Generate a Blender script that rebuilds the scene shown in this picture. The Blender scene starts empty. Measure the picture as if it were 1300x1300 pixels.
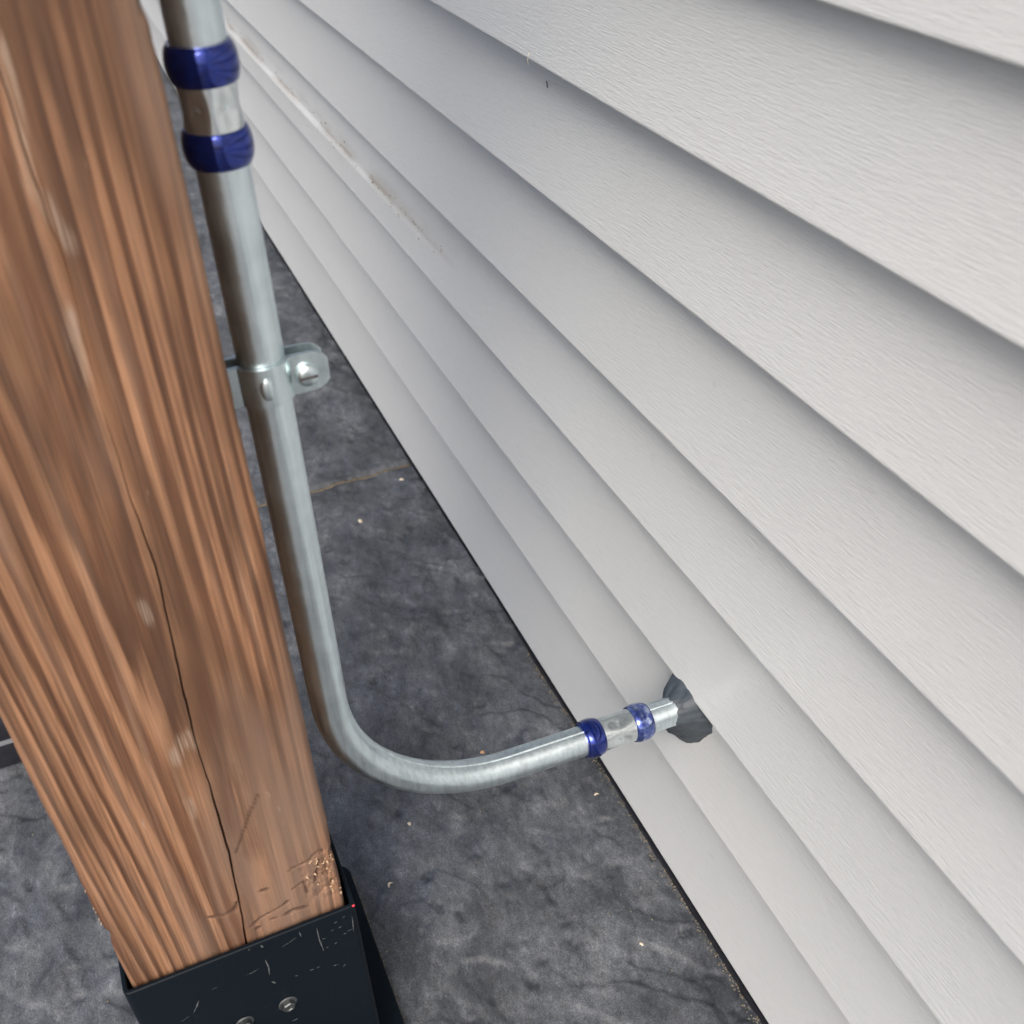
import bpy, bmesh, math, random
import numpy as np
from mathutils import Matrix, Vector

random.seed(7)
scene = bpy.context.scene
COL = scene.collection
PI = math.pi

# ------------------------------------------------------------------ camera
CAM_H = 0.885
cam_data = bpy.data.cameras.new('camera')
cam = bpy.data.objects.new('camera', cam_data)
COL.objects.link(cam)
R = Matrix(((-0.40045, 0.55713, -0.72749),
            (-0.91599, -0.26470, 0.30150),
            (-0.02460, 0.78711, 0.61632)))
cam.matrix_world = Matrix.Translation((0, 0, CAM_H)) @ R.to_4x4()
cam_data.sensor_fit = 'HORIZONTAL'
cam_data.sensor_width = 36.0
cam_data.lens = 36.0 * 1328.0 / 1300.0
cam_data.clip_start = 0.02
cam_data.clip_end = 2000
cam_data.dof.use_dof = True
cam_data.dof.focus_distance = 0.82
cam_data.dof.aperture_fstop = 11.0
scene.camera = cam

# ------------------------------------------------------------------ light
SUN_EL = math.radians(48)
SUN_AZ = math.radians(150)          # direction towards the sun, from +X anticlockwise
world = bpy.data.worlds.new('World')
scene.world = world
world.use_nodes = True
wn = world.node_tree.nodes
wl = world.node_tree.links
wn.clear()
sky = wn.new('ShaderNodeTexSky')
sky.sky_type = 'NISHITA'
sky.sun_disc = False
sky.sun_elevation = SUN_EL
sky.sun_rotation = math.radians(90) - SUN_AZ
sky.air_density = 0.8
sky.dust_density = 6.0
sky.ozone_density = 0.8
bg = wn.new('ShaderNodeBackground')
bg.inputs['Strength'].default_value = 0.14
wo = wn.new('ShaderNodeOutputWorld')
wl.new(sky.outputs[0], bg.inputs[0])
wl.new(bg.outputs[0], wo.inputs[0])

sun_d = bpy.data.lights.new('sun', 'SUN')
sun_d.energy = 1.3
sun_d.angle = math.radians(28)
sun_d.color = (1.0, 0.975, 0.94)
sun = bpy.data.objects.new('sun', sun_d)
COL.objects.link(sun)
sd = Vector((math.cos(SUN_EL) * math.cos(SUN_AZ), math.cos(SUN_EL) * math.sin(SUN_AZ), math.sin(SUN_EL)))
sun.rotation_euler = sd.to_track_quat('Z', 'Y').to_euler()
sun.location = sd * 5

vs = scene.view_settings
vs.view_transform = 'Standard'
vs.look = 'None'
vs.exposure = 0.40
vs.gamma = 1.0
vs.use_curve_mapping = False

# ------------------------------------------------------------------ helpers
def tag(o, label=None, cat=None, group=None, kind=None):
    if label: o['label'] = label
    if cat: o['category'] = cat
    if group: o['group'] = group
    if kind: o['kind'] = kind
    return o

def empty(name, loc, label=None, cat=None, group=None):
    o = bpy.data.objects.new(name, None)
    o.empty_display_size = 0.05
    o.location = loc
    COL.objects.link(o)
    return tag(o, label, cat, group)

def link(name, me, mat, parent=None, smooth=True, auto=35):
    if mat is not None and not me.materials:
        me.materials.append(mat)
    o = bpy.data.objects.new(name, me)
    COL.objects.link(o)
    if smooth:
        for p in me.polygons: p.use_smooth = True
        if auto:
            me.set_sharp_from_angle(angle=math.radians(auto))
    if parent is not None:
        o.parent = parent
        # parents are unrotated empties or meshes: keep the world position
        w = Vector((0, 0, 0))
        q = parent
        while q is not None:
            w += q.location
            q = q.parent
        o.location = -w
    return o

def pyd(name, v, f):
    me = bpy.data.meshes.new(name)
    me.from_pydata([tuple(map(float, p)) for p in v], [], [tuple(map(int, q)) for q in f])
    me.update()
    return me

def grid_mesh(name, X, Y, Z):
    n, m = X.shape
    v = np.stack([X, Y, Z], -1).reshape(-1, 3)
    i = np.arange(n * m).reshape(n, m)
    f = np.stack([i[:-1, :-1], i[1:, :-1], i[1:, 1:], i[:-1, 1:]], -1).reshape(-1, 4)
    me = bpy.data.meshes.new(name)
    me.vertices.add(len(v)); me.vertices.foreach_set('co', v.astype(np.float32).ravel())
    me.loops.add(f.size); me.loops.foreach_set('vertex_index', f.astype(np.int32).ravel())
    me.polygons.add(len(f))
    me.polygons.foreach_set('loop_start', np.arange(0, f.size, 4, dtype=np.int32))
    me.update(calc_edges=True)
    me.validate()
    return me

_rng = np.random.RandomState(11)
_T = _rng.rand(256, 256)
def vnoise(x, y):
    x = np.asarray(x, float); y = np.asarray(y, float)
    xi = np.floor(x).astype(int); yi = np.floor(y).astype(int)
    fx = x - xi; fy = y - yi
    fx = fx * fx * fx * (fx * (fx * 6 - 15) + 10); fy = fy * fy * fy * (fy * (fy * 6 - 15) + 10)
    a = _T[xi & 255, yi & 255]; b = _T[(xi + 1) & 255, yi & 255]
    c = _T[xi & 255, (yi + 1) & 255]; d = _T[(xi + 1) & 255, (yi + 1) & 255]
    return (a * (1 - fx) + b * fx) * (1 - fy) + (c * (1 - fx) + d * fx) * fy
def fbm(x, y, o=4, g=0.5):
    s = 0; a = 1; t = 0
    for k in range(o):
        s = s + a * vnoise(x * 2 ** k + 17.3 * k, y * 2 ** k + 5.1 * k); t += a; a *= g
    return s / t

def box_bm(bm, x0, x1, y0, y1, z0, z1, bev=0.0):
    r = bmesh.ops.create_cube(bm, size=1.0)
    for v in r['verts']:
        v.co.x = x0 + (v.co.x + .5) * (x1 - x0)
        v.co.y = y0 + (v.co.y + .5) * (y1 - y0)
        v.co.z = z0 + (v.co.z + .5) * (z1 - z0)
    if bev > 0:
        es = list({e for v in r['verts'] for e in v.link_edges})
        bmesh.ops.bevel(bm, geom=es, offset=bev, segments=2, affect='EDGES', profile=0.6)

def bm_me(name, bm):
    bmesh.ops.recalc_face_normals(bm, faces=bm.faces[:])
    me = bpy.data.meshes.new(name); bm.to_mesh(me); bm.free(); return me

def frame_axis(d):
    d = Vector(d).normalized()
    u = Vector((1, 0, 0)) if abs(d.x) < .9 else Vector((0, 0, 1))
    u = (u - d * u.dot(d)).normalized()
    return d, u, d.cross(u)

def sweep(name, pts, rad, seg=48, caps=True):
    """tube along a polyline lying in a plane of constant x; rad(i, ang) -> radius"""
    v = []; f = []
    P = [Vector(p) for p in pts]
    for i, p in enumerate(P):
        a = P[max(i - 1, 0)]; b = P[min(i + 1, len(P) - 1)]
        d = (b - a).normalized()
        u = Vector((1, 0, 0)); u = (u - d * u.dot(d)).normalized(); w = d.cross(u)
        for k in range(seg):
            t = 2 * PI * k / seg
            v.append(p + (u * math.cos(t) + w * math.sin(t)) * rad(i, t))
    for i in range(len(P) - 1):
        for k in range(seg):
            k2 = (k + 1) % seg
            f.append((i * seg + k, i * seg + k2, (i + 1) * seg + k2, (i + 1) * seg + k))
    if caps:
        f.append(tuple(range(seg))[::-1]); f.append(tuple((len(P) - 1) * seg + k for k in range(seg)))
    return pyd(name, v, f)

def lathe(name, base, axis, prof, seg=64, rmod=None, close=False):
    """prof: list of (s, r) along the axis from base"""
    d, u, w = frame_axis(axis)
    base = Vector(base)
    v = []; f = []
    for s, r in prof:
        for k in range(seg):
            t = 2 * PI * k / seg
            rr = r if rmod is None else rmod(s, r, t)
            v.append(base + d * s + (u * math.cos(t) + w * math.sin(t)) * rr)
    n = len(prof)
    for i in range(n - 1 + (1 if close else 0)):
        j = (i + 1) % n
        for k in range(seg):
            k2 = (k + 1) % seg
            f.append((i * seg + k, i * seg + k2, j * seg + k2, j * seg + k))
    if not close:
        f.append(tuple(range(seg))[::-1]); f.append(tuple((n - 1) * seg + k for k in range(seg)))
    return pyd(name, v, f)

# ------------------------------------------------------------------ materials
class NT:
    def __init__(s, name):
        s.m = bpy.data.materials.new(name); s.m.use_nodes = True
        s.n = s.m.node_tree.nodes; s.l = s.m.node_tree.links
        s.b = s.n['Principled BSDF']
        s.tc = s.n.new('ShaderNodeTexCoord')
    def set(s, k, v): s.b.inputs[k].default_value = v
    def inp(s, k, sock): s.l.new(sock, s.b.inputs[k])
    def _in(s, sock, v):
        if hasattr(v, 'links') or hasattr(v, 'is_linked'): s.l.new(v, sock)
        else: sock.default_value = v
    def math(s, op, a, b=None, clamp=False):
        n = s.n.new('ShaderNodeMath'); n.operation = op; n.use_clamp = clamp
        s._in(n.inputs[0], a)
        if b is not None: s._in(n.inputs[1], b)
        return n.outputs[0]
    def mapping(s, scale=(1, 1, 1), loc=(0, 0, 0), rot=(0, 0, 0), src=None):
        n = s.n.new('ShaderNodeMapping')
        n.inputs['Scale'].default_value = scale; n.inputs['Location'].default_value = loc; n.inputs['Rotation'].default_value = rot
        s.l.new(src or s.tc.outputs['Object'], n.inputs['Vector'])
        return n.outputs[0]
    def noise(s, vec, scale=1.0, detail=4, rough=.55, dist=0.0):
        n = s.n.new('ShaderNodeTexNoise')
        n.inputs['Scale'].default_value = scale; n.inputs['Detail'].default_value = detail
        n.inputs['Roughness'].default_value = rough; n.inputs['Distortion'].default_value = dist
        s.l.new(vec, n.inputs['Vector'])
        return n.outputs[0]
    def ramp(s, fac, stops, interp='LINEAR'):
        n = s.n.new('ShaderNodeValToRGB'); n.color_ramp.interpolation = interp
        e = n.color_ramp.elements
        while len(e) < len(stops): e.new(0.5)
        for q, (p, c) in zip(e, stops):
            q.position = p
            q.color = (c, c, c, 1) if isinstance(c, (int, float)) else (*c, 1)
        s.l.new(fac, n.inputs[0])
        return n.outputs[0]
    def mix(s, fac, a, b, mode='MIX'):
        n = s.n.new('ShaderNodeMix'); n.data_type = 'RGBA'; n.blend_type = mode
        s._in(n.inputs[0], fac)
        for k, v in ((6, a), (7, b)):
            if isinstance(v, tuple): n.inputs[k].default_value = (*v, 1)
            else: s.l.new(v, n.inputs[k])
        return n.outputs[2]
    def bump(s, h, strength=.3, dist=.001, normal=None):
        n = s.n.new('ShaderNodeBump')
        n.inputs['Strength'].default_value = strength; n.inputs['Distance'].default_value = dist
        s.l.new(h, n.inputs['Height'])
        if normal is not None: s.l.new(normal, n.inputs['Normal'])
        return n.outputs[0]

def mat_siding():
    t = NT('vinyl_siding')
    g1 = t.noise(t.mapping((66, 66, 960), rot=(0, math.radians(4), 0)), 1, 4, .6, .5)
    g2 = t.noise(t.mapping((110, 110, 1300), rot=(0, math.radians(-3), 0)), 1, 3, .5, .3)
    h = t.math('ADD', t.math('MULTIPLY', g1, 1.0), t.math('MULTIPLY', g2, .5))
    big = t.noise(t.mapping((2.2, 2.2, 5)), 1, 3)
    c = t.mix(t.ramp(big, [(.3, 0.0), (.7, 1.0)]), (.622, .650, .646), (.660, .684, .678))
    fine = t.ramp(g1, [(.30, .93), (.5, 1.0)])
    c = t.mix(1.0, c, fine, 'MULTIPLY')
    # sparse grime specks
    sp = t.noise(t.mapping((55, 55, 60)), 1, 3, .6)
    c = t.mix(t.ramp(sp, [(.70, 0.0), (.80, .25)]), c, (.33, .31, .27))
    at = t.n.new('ShaderNodeAttribute'); at.attribute_name = 'grime'
    c = t.mix(t.math('MULTIPLY', at.outputs['Fac'], .62, True), c, (.30, .255, .19))
    t.inp('Base Color', c)
    t.set('Roughness', .36); t.set('Specular IOR Level', .75)
    t.inp('Normal', t.bump(h, .52, .0010))
    return t.m

def mat_wood():
    t = NT('treated_pine')
    sx = t.n.new('ShaderNodeSeparateXYZ')
    base = t.mapping((1, 1, 1))
    lo = t.n.new('ShaderNodeTexNoise'); lo.inputs['Scale'].default_value = 1; lo.inputs['Detail'].default_value = 2
    t.l.new(t.mapping((7, 7, 1.7)), lo.inputs['Vector'])
    vs_ = t.n.new('ShaderNodeVectorMath'); vs_.operation = 'SUBTRACT'
    t.l.new(lo.outputs['Color'], vs_.inputs[0]); vs_.inputs[1].default_value = (.5, .5, .5)
    sc = t.n.new('ShaderNodeVectorMath'); sc.operation = 'SCALE'; sc.inputs['Scale'].default_value = .022
    t.l.new(vs_.outputs[0], sc.inputs[0])
    ad = t.n.new('ShaderNodeVectorMath'); ad.operation = 'ADD'
    t.l.new(base, ad.inputs[0]); t.l.new(sc.outputs[0], ad.inputs[1])
    t.l.new(ad.outputs[0], sx.inputs[0])
    X, Y, Z = sx.outputs
    # pith of the trunk: an axis a little behind the face, leaning
    px = t.math('ADD', t.math('SUBTRACT', X, .468), t.math('MULTIPLY', Z, .022))
    py = t.math('ADD', t.math('SUBTRACT', Y, .020), t.math('MULTIPLY', Z, -.012))
    r = t.math('SQRT', t.math('ADD', t.math('MULTIPLY', px, px), t.math('MULTIPLY', py, py)))
    wob = t.noise(t.mapping((120, 120, 2.6)), 1, 4)
    ph = t.math('ADD', t.math('MULTIPLY', r, 1 / .0058), t.math('MULTIPLY', wob, 1.05))
    # each ring: pale early wood darkening slowly, then a quick step back to pale
    fr = t.math('FRACT', ph)
    s1 = t.ramp(fr, [(0, .15), (.08, .0), (.45, .35), (.72, 1.0), (.90, .95), (1.0, .15)])
    s1 = t.math('MULTIPLY', s1, 1.0)
    ph2 = t.math('ADD', t.math('MULTIPLY', r, 2 * PI / .0031), t.math('MULTIPLY', wob, 5))
    s2 = t.math('ADD', t.math('MULTIPLY', t.math('SINE', ph2), .5), .5)
    band = t.math('ADD', t.math('MULTIPLY', s1, .74), t.math('MULTIPLY', s2, .26))
    col = t.ramp(band, [(.05, (.350, .186, .102)), (.38, (.250, .124, .063)), (.70, (.132, .059, .029)), (.97, (.082, .035, .017))])
    # fibres
    fib = t.noise(t.mapping((720, 720, 11)), 1, 5, .72)
    col = t.mix(1.0, col, t.ramp(fib, [(.27, .42), (.5, 1.0), (.72, 1.42)]), 'MULTIPLY')
    fib2 = t.noise(t.mapping((170, 170, 4)), 1, 3, .6)
    col = t.mix(t.ramp(fib2, [(.5, 0.0), (.75, .45)]), col, (.40, .25, .165))
    por = t.noise(t.mapping((1500, 1500, 38), loc=(2, 6, 3)), 1, 2, .5)
    col = t.mix(t.ramp(por, [(.64, 0.0), (.74, .55)]), col, (.075, .034, .017))
    # broad tone: brown treatment stain, greyed patches
    blot = t.noise(t.mapping((14, 14, 4)), 1, 3, .6)
    col = t.mix(t.ramp(blot, [(.43, 0.0), (.60, .78)]), col, (.085, .040, .020))
    blot2 = t.noise(t.mapping((18, 18, 3.4), loc=(3, 1, 7)), 1, 3, .6)
    col = t.mix(t.ramp(blot2, [(.46, 0.0), (.68, .68)]), col, (.225, .150, .110))
    # pale scuffs
    sc1 = t.noise(t.mapping((95, 95, 15), loc=(9, 4, 2)), 1, 4, .7)
    col = t.mix(t.ramp(sc1, [(.69, 0.0), (.78, .55)]), col, (.55, .43, .34))
    at = t.n.new('ShaderNodeAttribute'); at.attribute_name = 'bruise'
    col = t.mix(at.outputs['Fac'], col, (.075, .038, .022))
    a2 = t.n.new('ShaderNodeAttribute'); a2.attribute_name = 'stain'
    col = t.mix(t.math('MULTIPLY', a2.outputs['Fac'], t.math('MULTIPLY', t.ramp(fib2, [(.36, .25), (.60, 1.0)]), t.ramp(fib, [(.3, .95), (.7, .55)]))), col, (.062, .027, .013))
    a3 = t.n.new('ShaderNodeAttribute'); a3.attribute_name = 'scuff'
    col = t.mix(t.math('MULTIPLY', a3.outputs['Fac'], t.ramp(fib, [(.42, .0), (.60, .62)])), col, (.40, .32, .25))
    t.inp('Base Color', col)
    t.inp('Roughness', t.ramp(band, [(0, .82), (1, .70)]))
    h = t.math('ADD', t.math('MULTIPLY', fib, .7), t.math('MULTIPLY', band, -.6))
    t.inp('Normal', t.bump(h, .6, .0009))
    return t.m

def mat_fresh_wood():
    t = NT('torn_wood_fibre')
    n = t.noise(t.mapping((400, 400, 60)), 1, 3)
    t.inp('Base Color', t.ramp(n, [(.3, (.42, .27, .15)), (.7, (.62, .47, .32))]))
    t.set('Roughness', .8)
    return t.m

def mat_galv(name, col, rough=.34, mott=.10, bumps=.25, bscale=420, rvar=1.0):
    t = NT(name)
    n = t.noise(t.mapping((60, 60, 60)), 1, 4, .6)
    n2 = t.noise(t.mapping((bscale,) * 3), 1, 3, .6)
    dark = tuple(c * (1 - mott * 2.2) for c in col)
    c = t.mix(t.ramp(n, [(.35, 0.0), (.65, 1.0)]), dark, col)
    st = t.noise(t.mapping((330, 330, 9)), 1, 3, .6)
    c = t.mix(1.0, c, t.ramp(st, [(.3, .86), (.6, 1.06)]), 'MULTIPLY')
    t.inp('Base Color', c)
    t.set('Metallic', 1.0)
    rr = t.math('ADD', t.math('MULTIPLY', n, .22 * rvar), rough - .11 * rvar)
    rr = t.math('ADD', rr, t.math('MULTIPLY', n2, .10 * rvar))
    t.inp('Roughness', rr)
    t.inp('Normal', t.bump(n2, bumps, .0004))
    return t.m

def mat_blue():
    t = NT('blue_anodised_band')
    n = t.noise(t.mapping((260, 260, 260)), 1, 3, .6)
    n2 = t.noise(t.mapping((700, 700, 700), loc=(2, 2, 2)), 1, 2)
    c = t.ramp(n, [(.3, (.003, .012, .12)), (.6, (.006, .027, .25)), (.8, (.02, .055, .34))])
    c = t.mix(t.ramp(n2, [(.70, 0.0), (.78, .30)]), c, (.40, .46, .66))
    t.inp('Base Color', c)
    t.set('Metallic', .80); t.set('Roughness', .12); t.set('Coat Weight', .8); t.set('Coat Roughness', .06)
    t.inp('Normal', t.bump(n, .18, .0008))
    return t.m

def mat_blue_pale():
    t = NT('blue_band_sky_sheen')
    n = t.noise(t.mapping((210, 210, 210)), 1, 3, .6)
    c = t.ramp(n, [(.36, (.03, .055, .30)), (.52, (.12, .17, .44)), (.68, (.42, .49, .66))])  # pale tones paint the sky's reflection into the band colour
    t.inp('Base Color', c)
    t.set('Metallic', .85); t.set('Roughness', .16); t.set('Coat Weight', .6); t.set('Coat Roughness', .05)
    t.inp('Normal', t.bump(n, .2, .0008))
    return t.m

def mat_black_steel():
    t = NT('black_powder_coat')
    n = t.noise(t.mapping((900, 900, 900)), 1, 2)
    # thin scratches and scrapes through the coat, clustered
    s1 = t.noise(t.mapping((60, 330, 90), rot=(math.radians(28), 0, 0)), 1, 3, .6)
    s2 = t.noise(t.mapping((60, 110, 420), loc=(4, 0, 0), rot=(math.radians(-12), 0, 0)), 1, 3, .6)
    cl = t.ramp(t.noise(t.mapping((26, 26, 26), loc=(1, 2.2, 0)), 1, 2), [(.50, 0.0), (.60, 1.0)])
    sc = t.math('MULTIPLY', t.math('MAXIMUM', t.ramp(s1, [(.73, 0.0), (.76, .4)]), t.ramp(s2, [(.73, 0.0), (.76, .4)])), cl)
    c = t.mix(sc, (.0035, .0075, .012), (.34, .35, .35))
    t.inp('Base Color', c)
    t.inp('Roughness', t.ramp(n, [(.3, .40), (.7, .52)]))
    t.set('Specular IOR Level', .15)
    t.inp('Normal', t.bump(n, .12, .0003))
    return t.m

def mat_patio():
    t = NT('stamped_concrete')
    a = t.noise(t.mapping((5, 5, 5)), 1, 5, .6)
    b = t.noise(t.mapping((19, 34, 30), loc=(3, 7, 1), rot=(0, 0, .5)), 1, 6, .66, .3)
    g = t.noise(t.mapping((700, 700, 700)), 1, 4, .7)
    c = t.ramp(b, [(.27, (.026, .031, .038)), (.42, (.064, .071, .081)), (.58, (.106, .114, .124)), (.76, (.175, .183, .192))])
    c = t.mix(t.ramp(a, [(.35, .0), (.65, .55)]), c, (.085, .096, .112))
    c = t.mix(1.0, c, t.ramp(g, [(.3, .45), (.5, 1.0), (.70, 1.7)]), 'MULTIPLY')
    c = t.mix(1.0, c, t.ramp(t.noise(t.mapping((9, 13, 9), loc=(2, 5, 0), rot=(0, 0, .6)), 1, 4, .6), [(.34, .66), (.50, .98), (.66, 1.34)]), 'MULTIPLY')
    mm = t.noise(t.mapping((62, 105, 80), loc=(8, 1, 4), rot=(0, 0, .9)), 1, 8, .78, .25)
    c = t.mix(1.0, c, t.ramp(mm, [(.30, .42), (.46, .92), (.55, 1.08), (.70, 1.75)]), 'MULTIPLY')
    sp = t.noise(t.mapping((160, 160, 160), loc=(5, 5, 5)), 1, 2)
    c = t.mix(t.ramp(sp, [(.74, 0.0), (.80, .5)]), c, (.30, .28, .24))
    at = t.n.new('ShaderNodeAttribute'); at.attribute_name = 'antique'
    lo = t.math('MULTIPLY', at.outputs['Fac'], t.ramp(mm, [(.40, 1.0), (.56, .25)]))
    c = t.mix(lo, c, (.022, .026, .036))
    t.inp('Base Color', c)
    t.inp('Roughness', t.ramp(b, [(.3, .40), (.7, .66)]))
    t.set('Specular IOR Level', .5)
    m = t.noise(t.mapping((210, 210, 210)), 1, 4, .65)
    h = t.math('ADD', t.math('ADD', t.math('MULTIPLY', b, .6), t.math('MULTIPLY', mm, .9)), t.math('ADD', t.math('MULTIPLY', g, .35), t.math('MULTIPLY', m, .4)))
    t.inp('Normal', t.bump(h, .42, .0014))
    return t.m

def mat_plain(name, c0, c1, rough=.7, scale=60, bump=.3, bd=.001):
    t = NT(name)
    n = t.noise(t.mapping((scale,) * 3), 1, 5, .6)
    t.inp('Base Color', t.ramp(n, [(.3, c0), (.7, c1)]))
    t.set('Roughness', rough)
    t.inp('Normal', t.bump(n, bump, bd))
    return t.m

M_SIDE = mat_siding()
M_WOOD = mat_wood()
M_TORN = mat_fresh_wood()
M_PIPE = mat_galv('galvanised_conduit', (.745, .845, .878), .30, .05, .30)
M_FIT = mat_galv('zinc_fitting', (.76, .82, .83), .20, .05, .08, 200, .5)
M_STRAP = mat_galv('zinc_strap', (.70, .80, .82), .30, .06, .2, 300)
M_BLUE = mat_blue()
M_BLUEP = mat_blue_pale()
M_BLACK = mat_black_steel()
M_PATIO = mat_patio()
M_SAND = mat_plain('joint_sand', (.085, .072, .052), (.20, .16, .11), .9, 220, .6, .002)
M_FOUND = mat_plain('dark_footing', (.03, .03, .032), (.07, .068, .065), .85, 40)
M_PUTTY = mat_plain('sealing_putty', (.036, .048, .060), (.062, .078, .094), .55, 150, .45, .0015)
M_SCREW = mat_galv('dull_screw_steel', (.20, .215, .22), .50, .15, .3, 500)
M_CHIP = mat_plain('wood_chip_pale', (.50, .42, .30), (.74, .67, .54), .8, 300)
M_CHIPO = mat_plain('wood_chip_tan', (.40, .22, .10), (.62, .40, .24), .8, 300)
M_SCRATCH = mat_plain('scraped_coat', (.035, .042, .048), (.15, .16, .165), .6, 500, .1, .0002)
M_RED = mat_plain('red_fringe', (.60, .03, .05), (.75, .05, .07), .4, 300)
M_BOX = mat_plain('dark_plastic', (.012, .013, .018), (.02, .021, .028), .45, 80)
M_SEAM = mat_plain('grey_trim', (.16, .17, .19), (.22, .23, .25), .5, 80)
M_GRIME = mat_plain('dirt_crumbs', (.12, .10, .07), (.30, .26, .19), .95, 300)

# ------------------------------------------------------------------ patio
def axis_nodes(segs):
    out = []
    for a, b, s in segs:
        n = max(1, int(round((b - a) / s)))
        out += list(np.linspace(a, b, n, endpoint=False))
    out.append(segs[-1][1])
    return np.array(out)

def patio():
    xs = axis_nodes([(-400, -20, 95), (-20, -2, 4.5), (-2, .25, .12), (.25, 1.25, .0026), (1.25, 2.2, .008), (2.2, 5, .1), (5, 30, 5), (30, 400, 92)])
    ys = axis_nodes([(-400, -20, 95), (-20, -2, 4.5), (-2, -.42, .12), (-.42, .36, .0026), (.36, 2, .15), (2, 20, 4.5), (20, 400, 95)])
    X, Y = np.meshgrid(xs, ys, indexing='ij')
    # slate-like relief: tilted flakes with stepped edges, smaller chisel marks
    wx = X + .025 * (fbm(X * 9, Y * 9, 3) - .5); wy = Y + .025 * (fbm(X * 9 + 40, Y * 9 + 9, 3) - .5)
    u = (wx * .8 + wy * .6); v = (-wx * .6 + wy * .8)
    base = fbm(u * 5.5, v * 9.5, 4, .5)
    k = base * 6.5
    st = np.floor(k); fr = k - st
    step = (st + np.clip((fr - .84) / .16, 0, 1) ** 2 * 1.0 + fr * .25) / 6.5
    h = step * .017
    rip = fbm(u * 34, v * 70, 3)
    h += .0007 * rip
    pit = fbm(X * 60 + 3, Y * 60 + 8, 2)
    h -= .0035 * np.clip(.30 - pit, 0, 1) / .3
    ridge = np.abs(fbm(u * 14 + 50, v * 26 + 3, 3) - .5)
    h -= .0005 * np.clip(1 - ridge / .035, 0, 1) * np.clip((fbm(X * 6 + 9, Y * 6, 2) - .50) * 9, 0, 1)
    h += .0005 * fbm(X * 180, Y * 180, 2)
    # dark release pigment settled in the creases and step edges
    crease = np.clip(1 - ridge / .030, 0, 1) * np.clip((fbm(X * 6 + 9, Y * 6, 2) - .52) * 9, 0, 1)
    foot = np.exp(-((fr - .88) / .05) ** 2) * np.clip(fbm(X * 7 + 2, Y * 7 + 6, 2) * 3 - 1.0, 0, 1)
    antique = np.clip(crease * .18 + foot * .20 + np.clip(.30 - pit, 0, 1) / .30 * 1.0, 0, 1)
    near = np.clip((X + .2) / .3, 0, 1) * np.clip((2.6 - X) / .5, 0, 1) * np.clip((Y + .8) / .3, 0, 1) * np.clip((.7 - Y) / .3, 0, 1)
    h = (h - h.max()) * near
    # tooled joint across the slab, square to the house wall
    jc = 1.2265 + .003 * (fbm(Y * 30, Y * 0 + 4, 2) - .5)
    jd = np.abs(X - jc)
    h -= .006 * np.clip(1 - jd / .009, 0, 1) * near
    gm = grid_mesh('patio', X, Y, h)
    att = gm.attributes.new('antique', 'FLOAT', 'POINT'); att.data.foreach_set('value', (antique * near).astype(np.float32).ravel())
    o = link('patio', gm, M_PATIO, None, True, None)
    tag(o, kind='structure')
    # added dark strip standing in for shade and a dark line at the wall foot
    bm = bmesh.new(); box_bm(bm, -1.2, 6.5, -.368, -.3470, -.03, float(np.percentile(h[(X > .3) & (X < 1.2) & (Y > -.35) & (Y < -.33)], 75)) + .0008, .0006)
    link('foot_shade_strip', bm_me('foot_shade_strip', bm), M_BOX, o, False)
    # sand lying in the joint
    yy = np.linspace(-.352, .30, 160); q = np.linspace(-1, 1, 7)
    YY, QQ = np.meshgrid(yy, q, indexing='ij')
    wdt = .0035 * (.55 + .9 * fbm(YY * 40, YY * 0 + 2, 2))
    XX = 1.2265 + QQ * wdt + .002 * (fbm(YY * 60, YY * 0, 2) - .5)
    ix = np.argmin(np.abs(xs - 1.2265))
    base_h = np.interp(yy, ys, h[ix])[:, None]
    ZZ = base_h + .0045 * (1 - QQ ** 2) * (.6 + .6 * fbm(YY * 90, QQ * 3, 2)) - .001
    s = link('joint_sand', grid_mesh('joint_sand', XX, YY, ZZ), M_SAND, o, True, None)
    s['kind'] = 'stuff'
    return xs, ys, h
PX, PY, PH = patio()
def ground_z(x, y):
    i = min(max(np.searchsorted(PX, x), 0), len(PX) - 1); j = min(max(np.searchsorted(PY, y), 0), len(PY) - 1)
    return float(PH[i, j])

# ------------------------------------------------------------------ siding wall
WALL_Y = -0.340           # plane of the course lips
wall = empty('siding_wall', (.5, -.36, 0), 'white vinyl clapboard house wall with wood-grain courses rising beside the post', 'wall')
LIPS = [.020, .149, .258, .3640, .4615, .5690, .6675, .7680]
while LIPS[-1] < 2.5: LIPS.append(LIPS[-1] + .1015)
X0, X1 = -1.2, 6.5

def lap_depth(t):
    return .0148 * (1 - (.29 * t + .71 * t ** 2.0))

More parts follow.
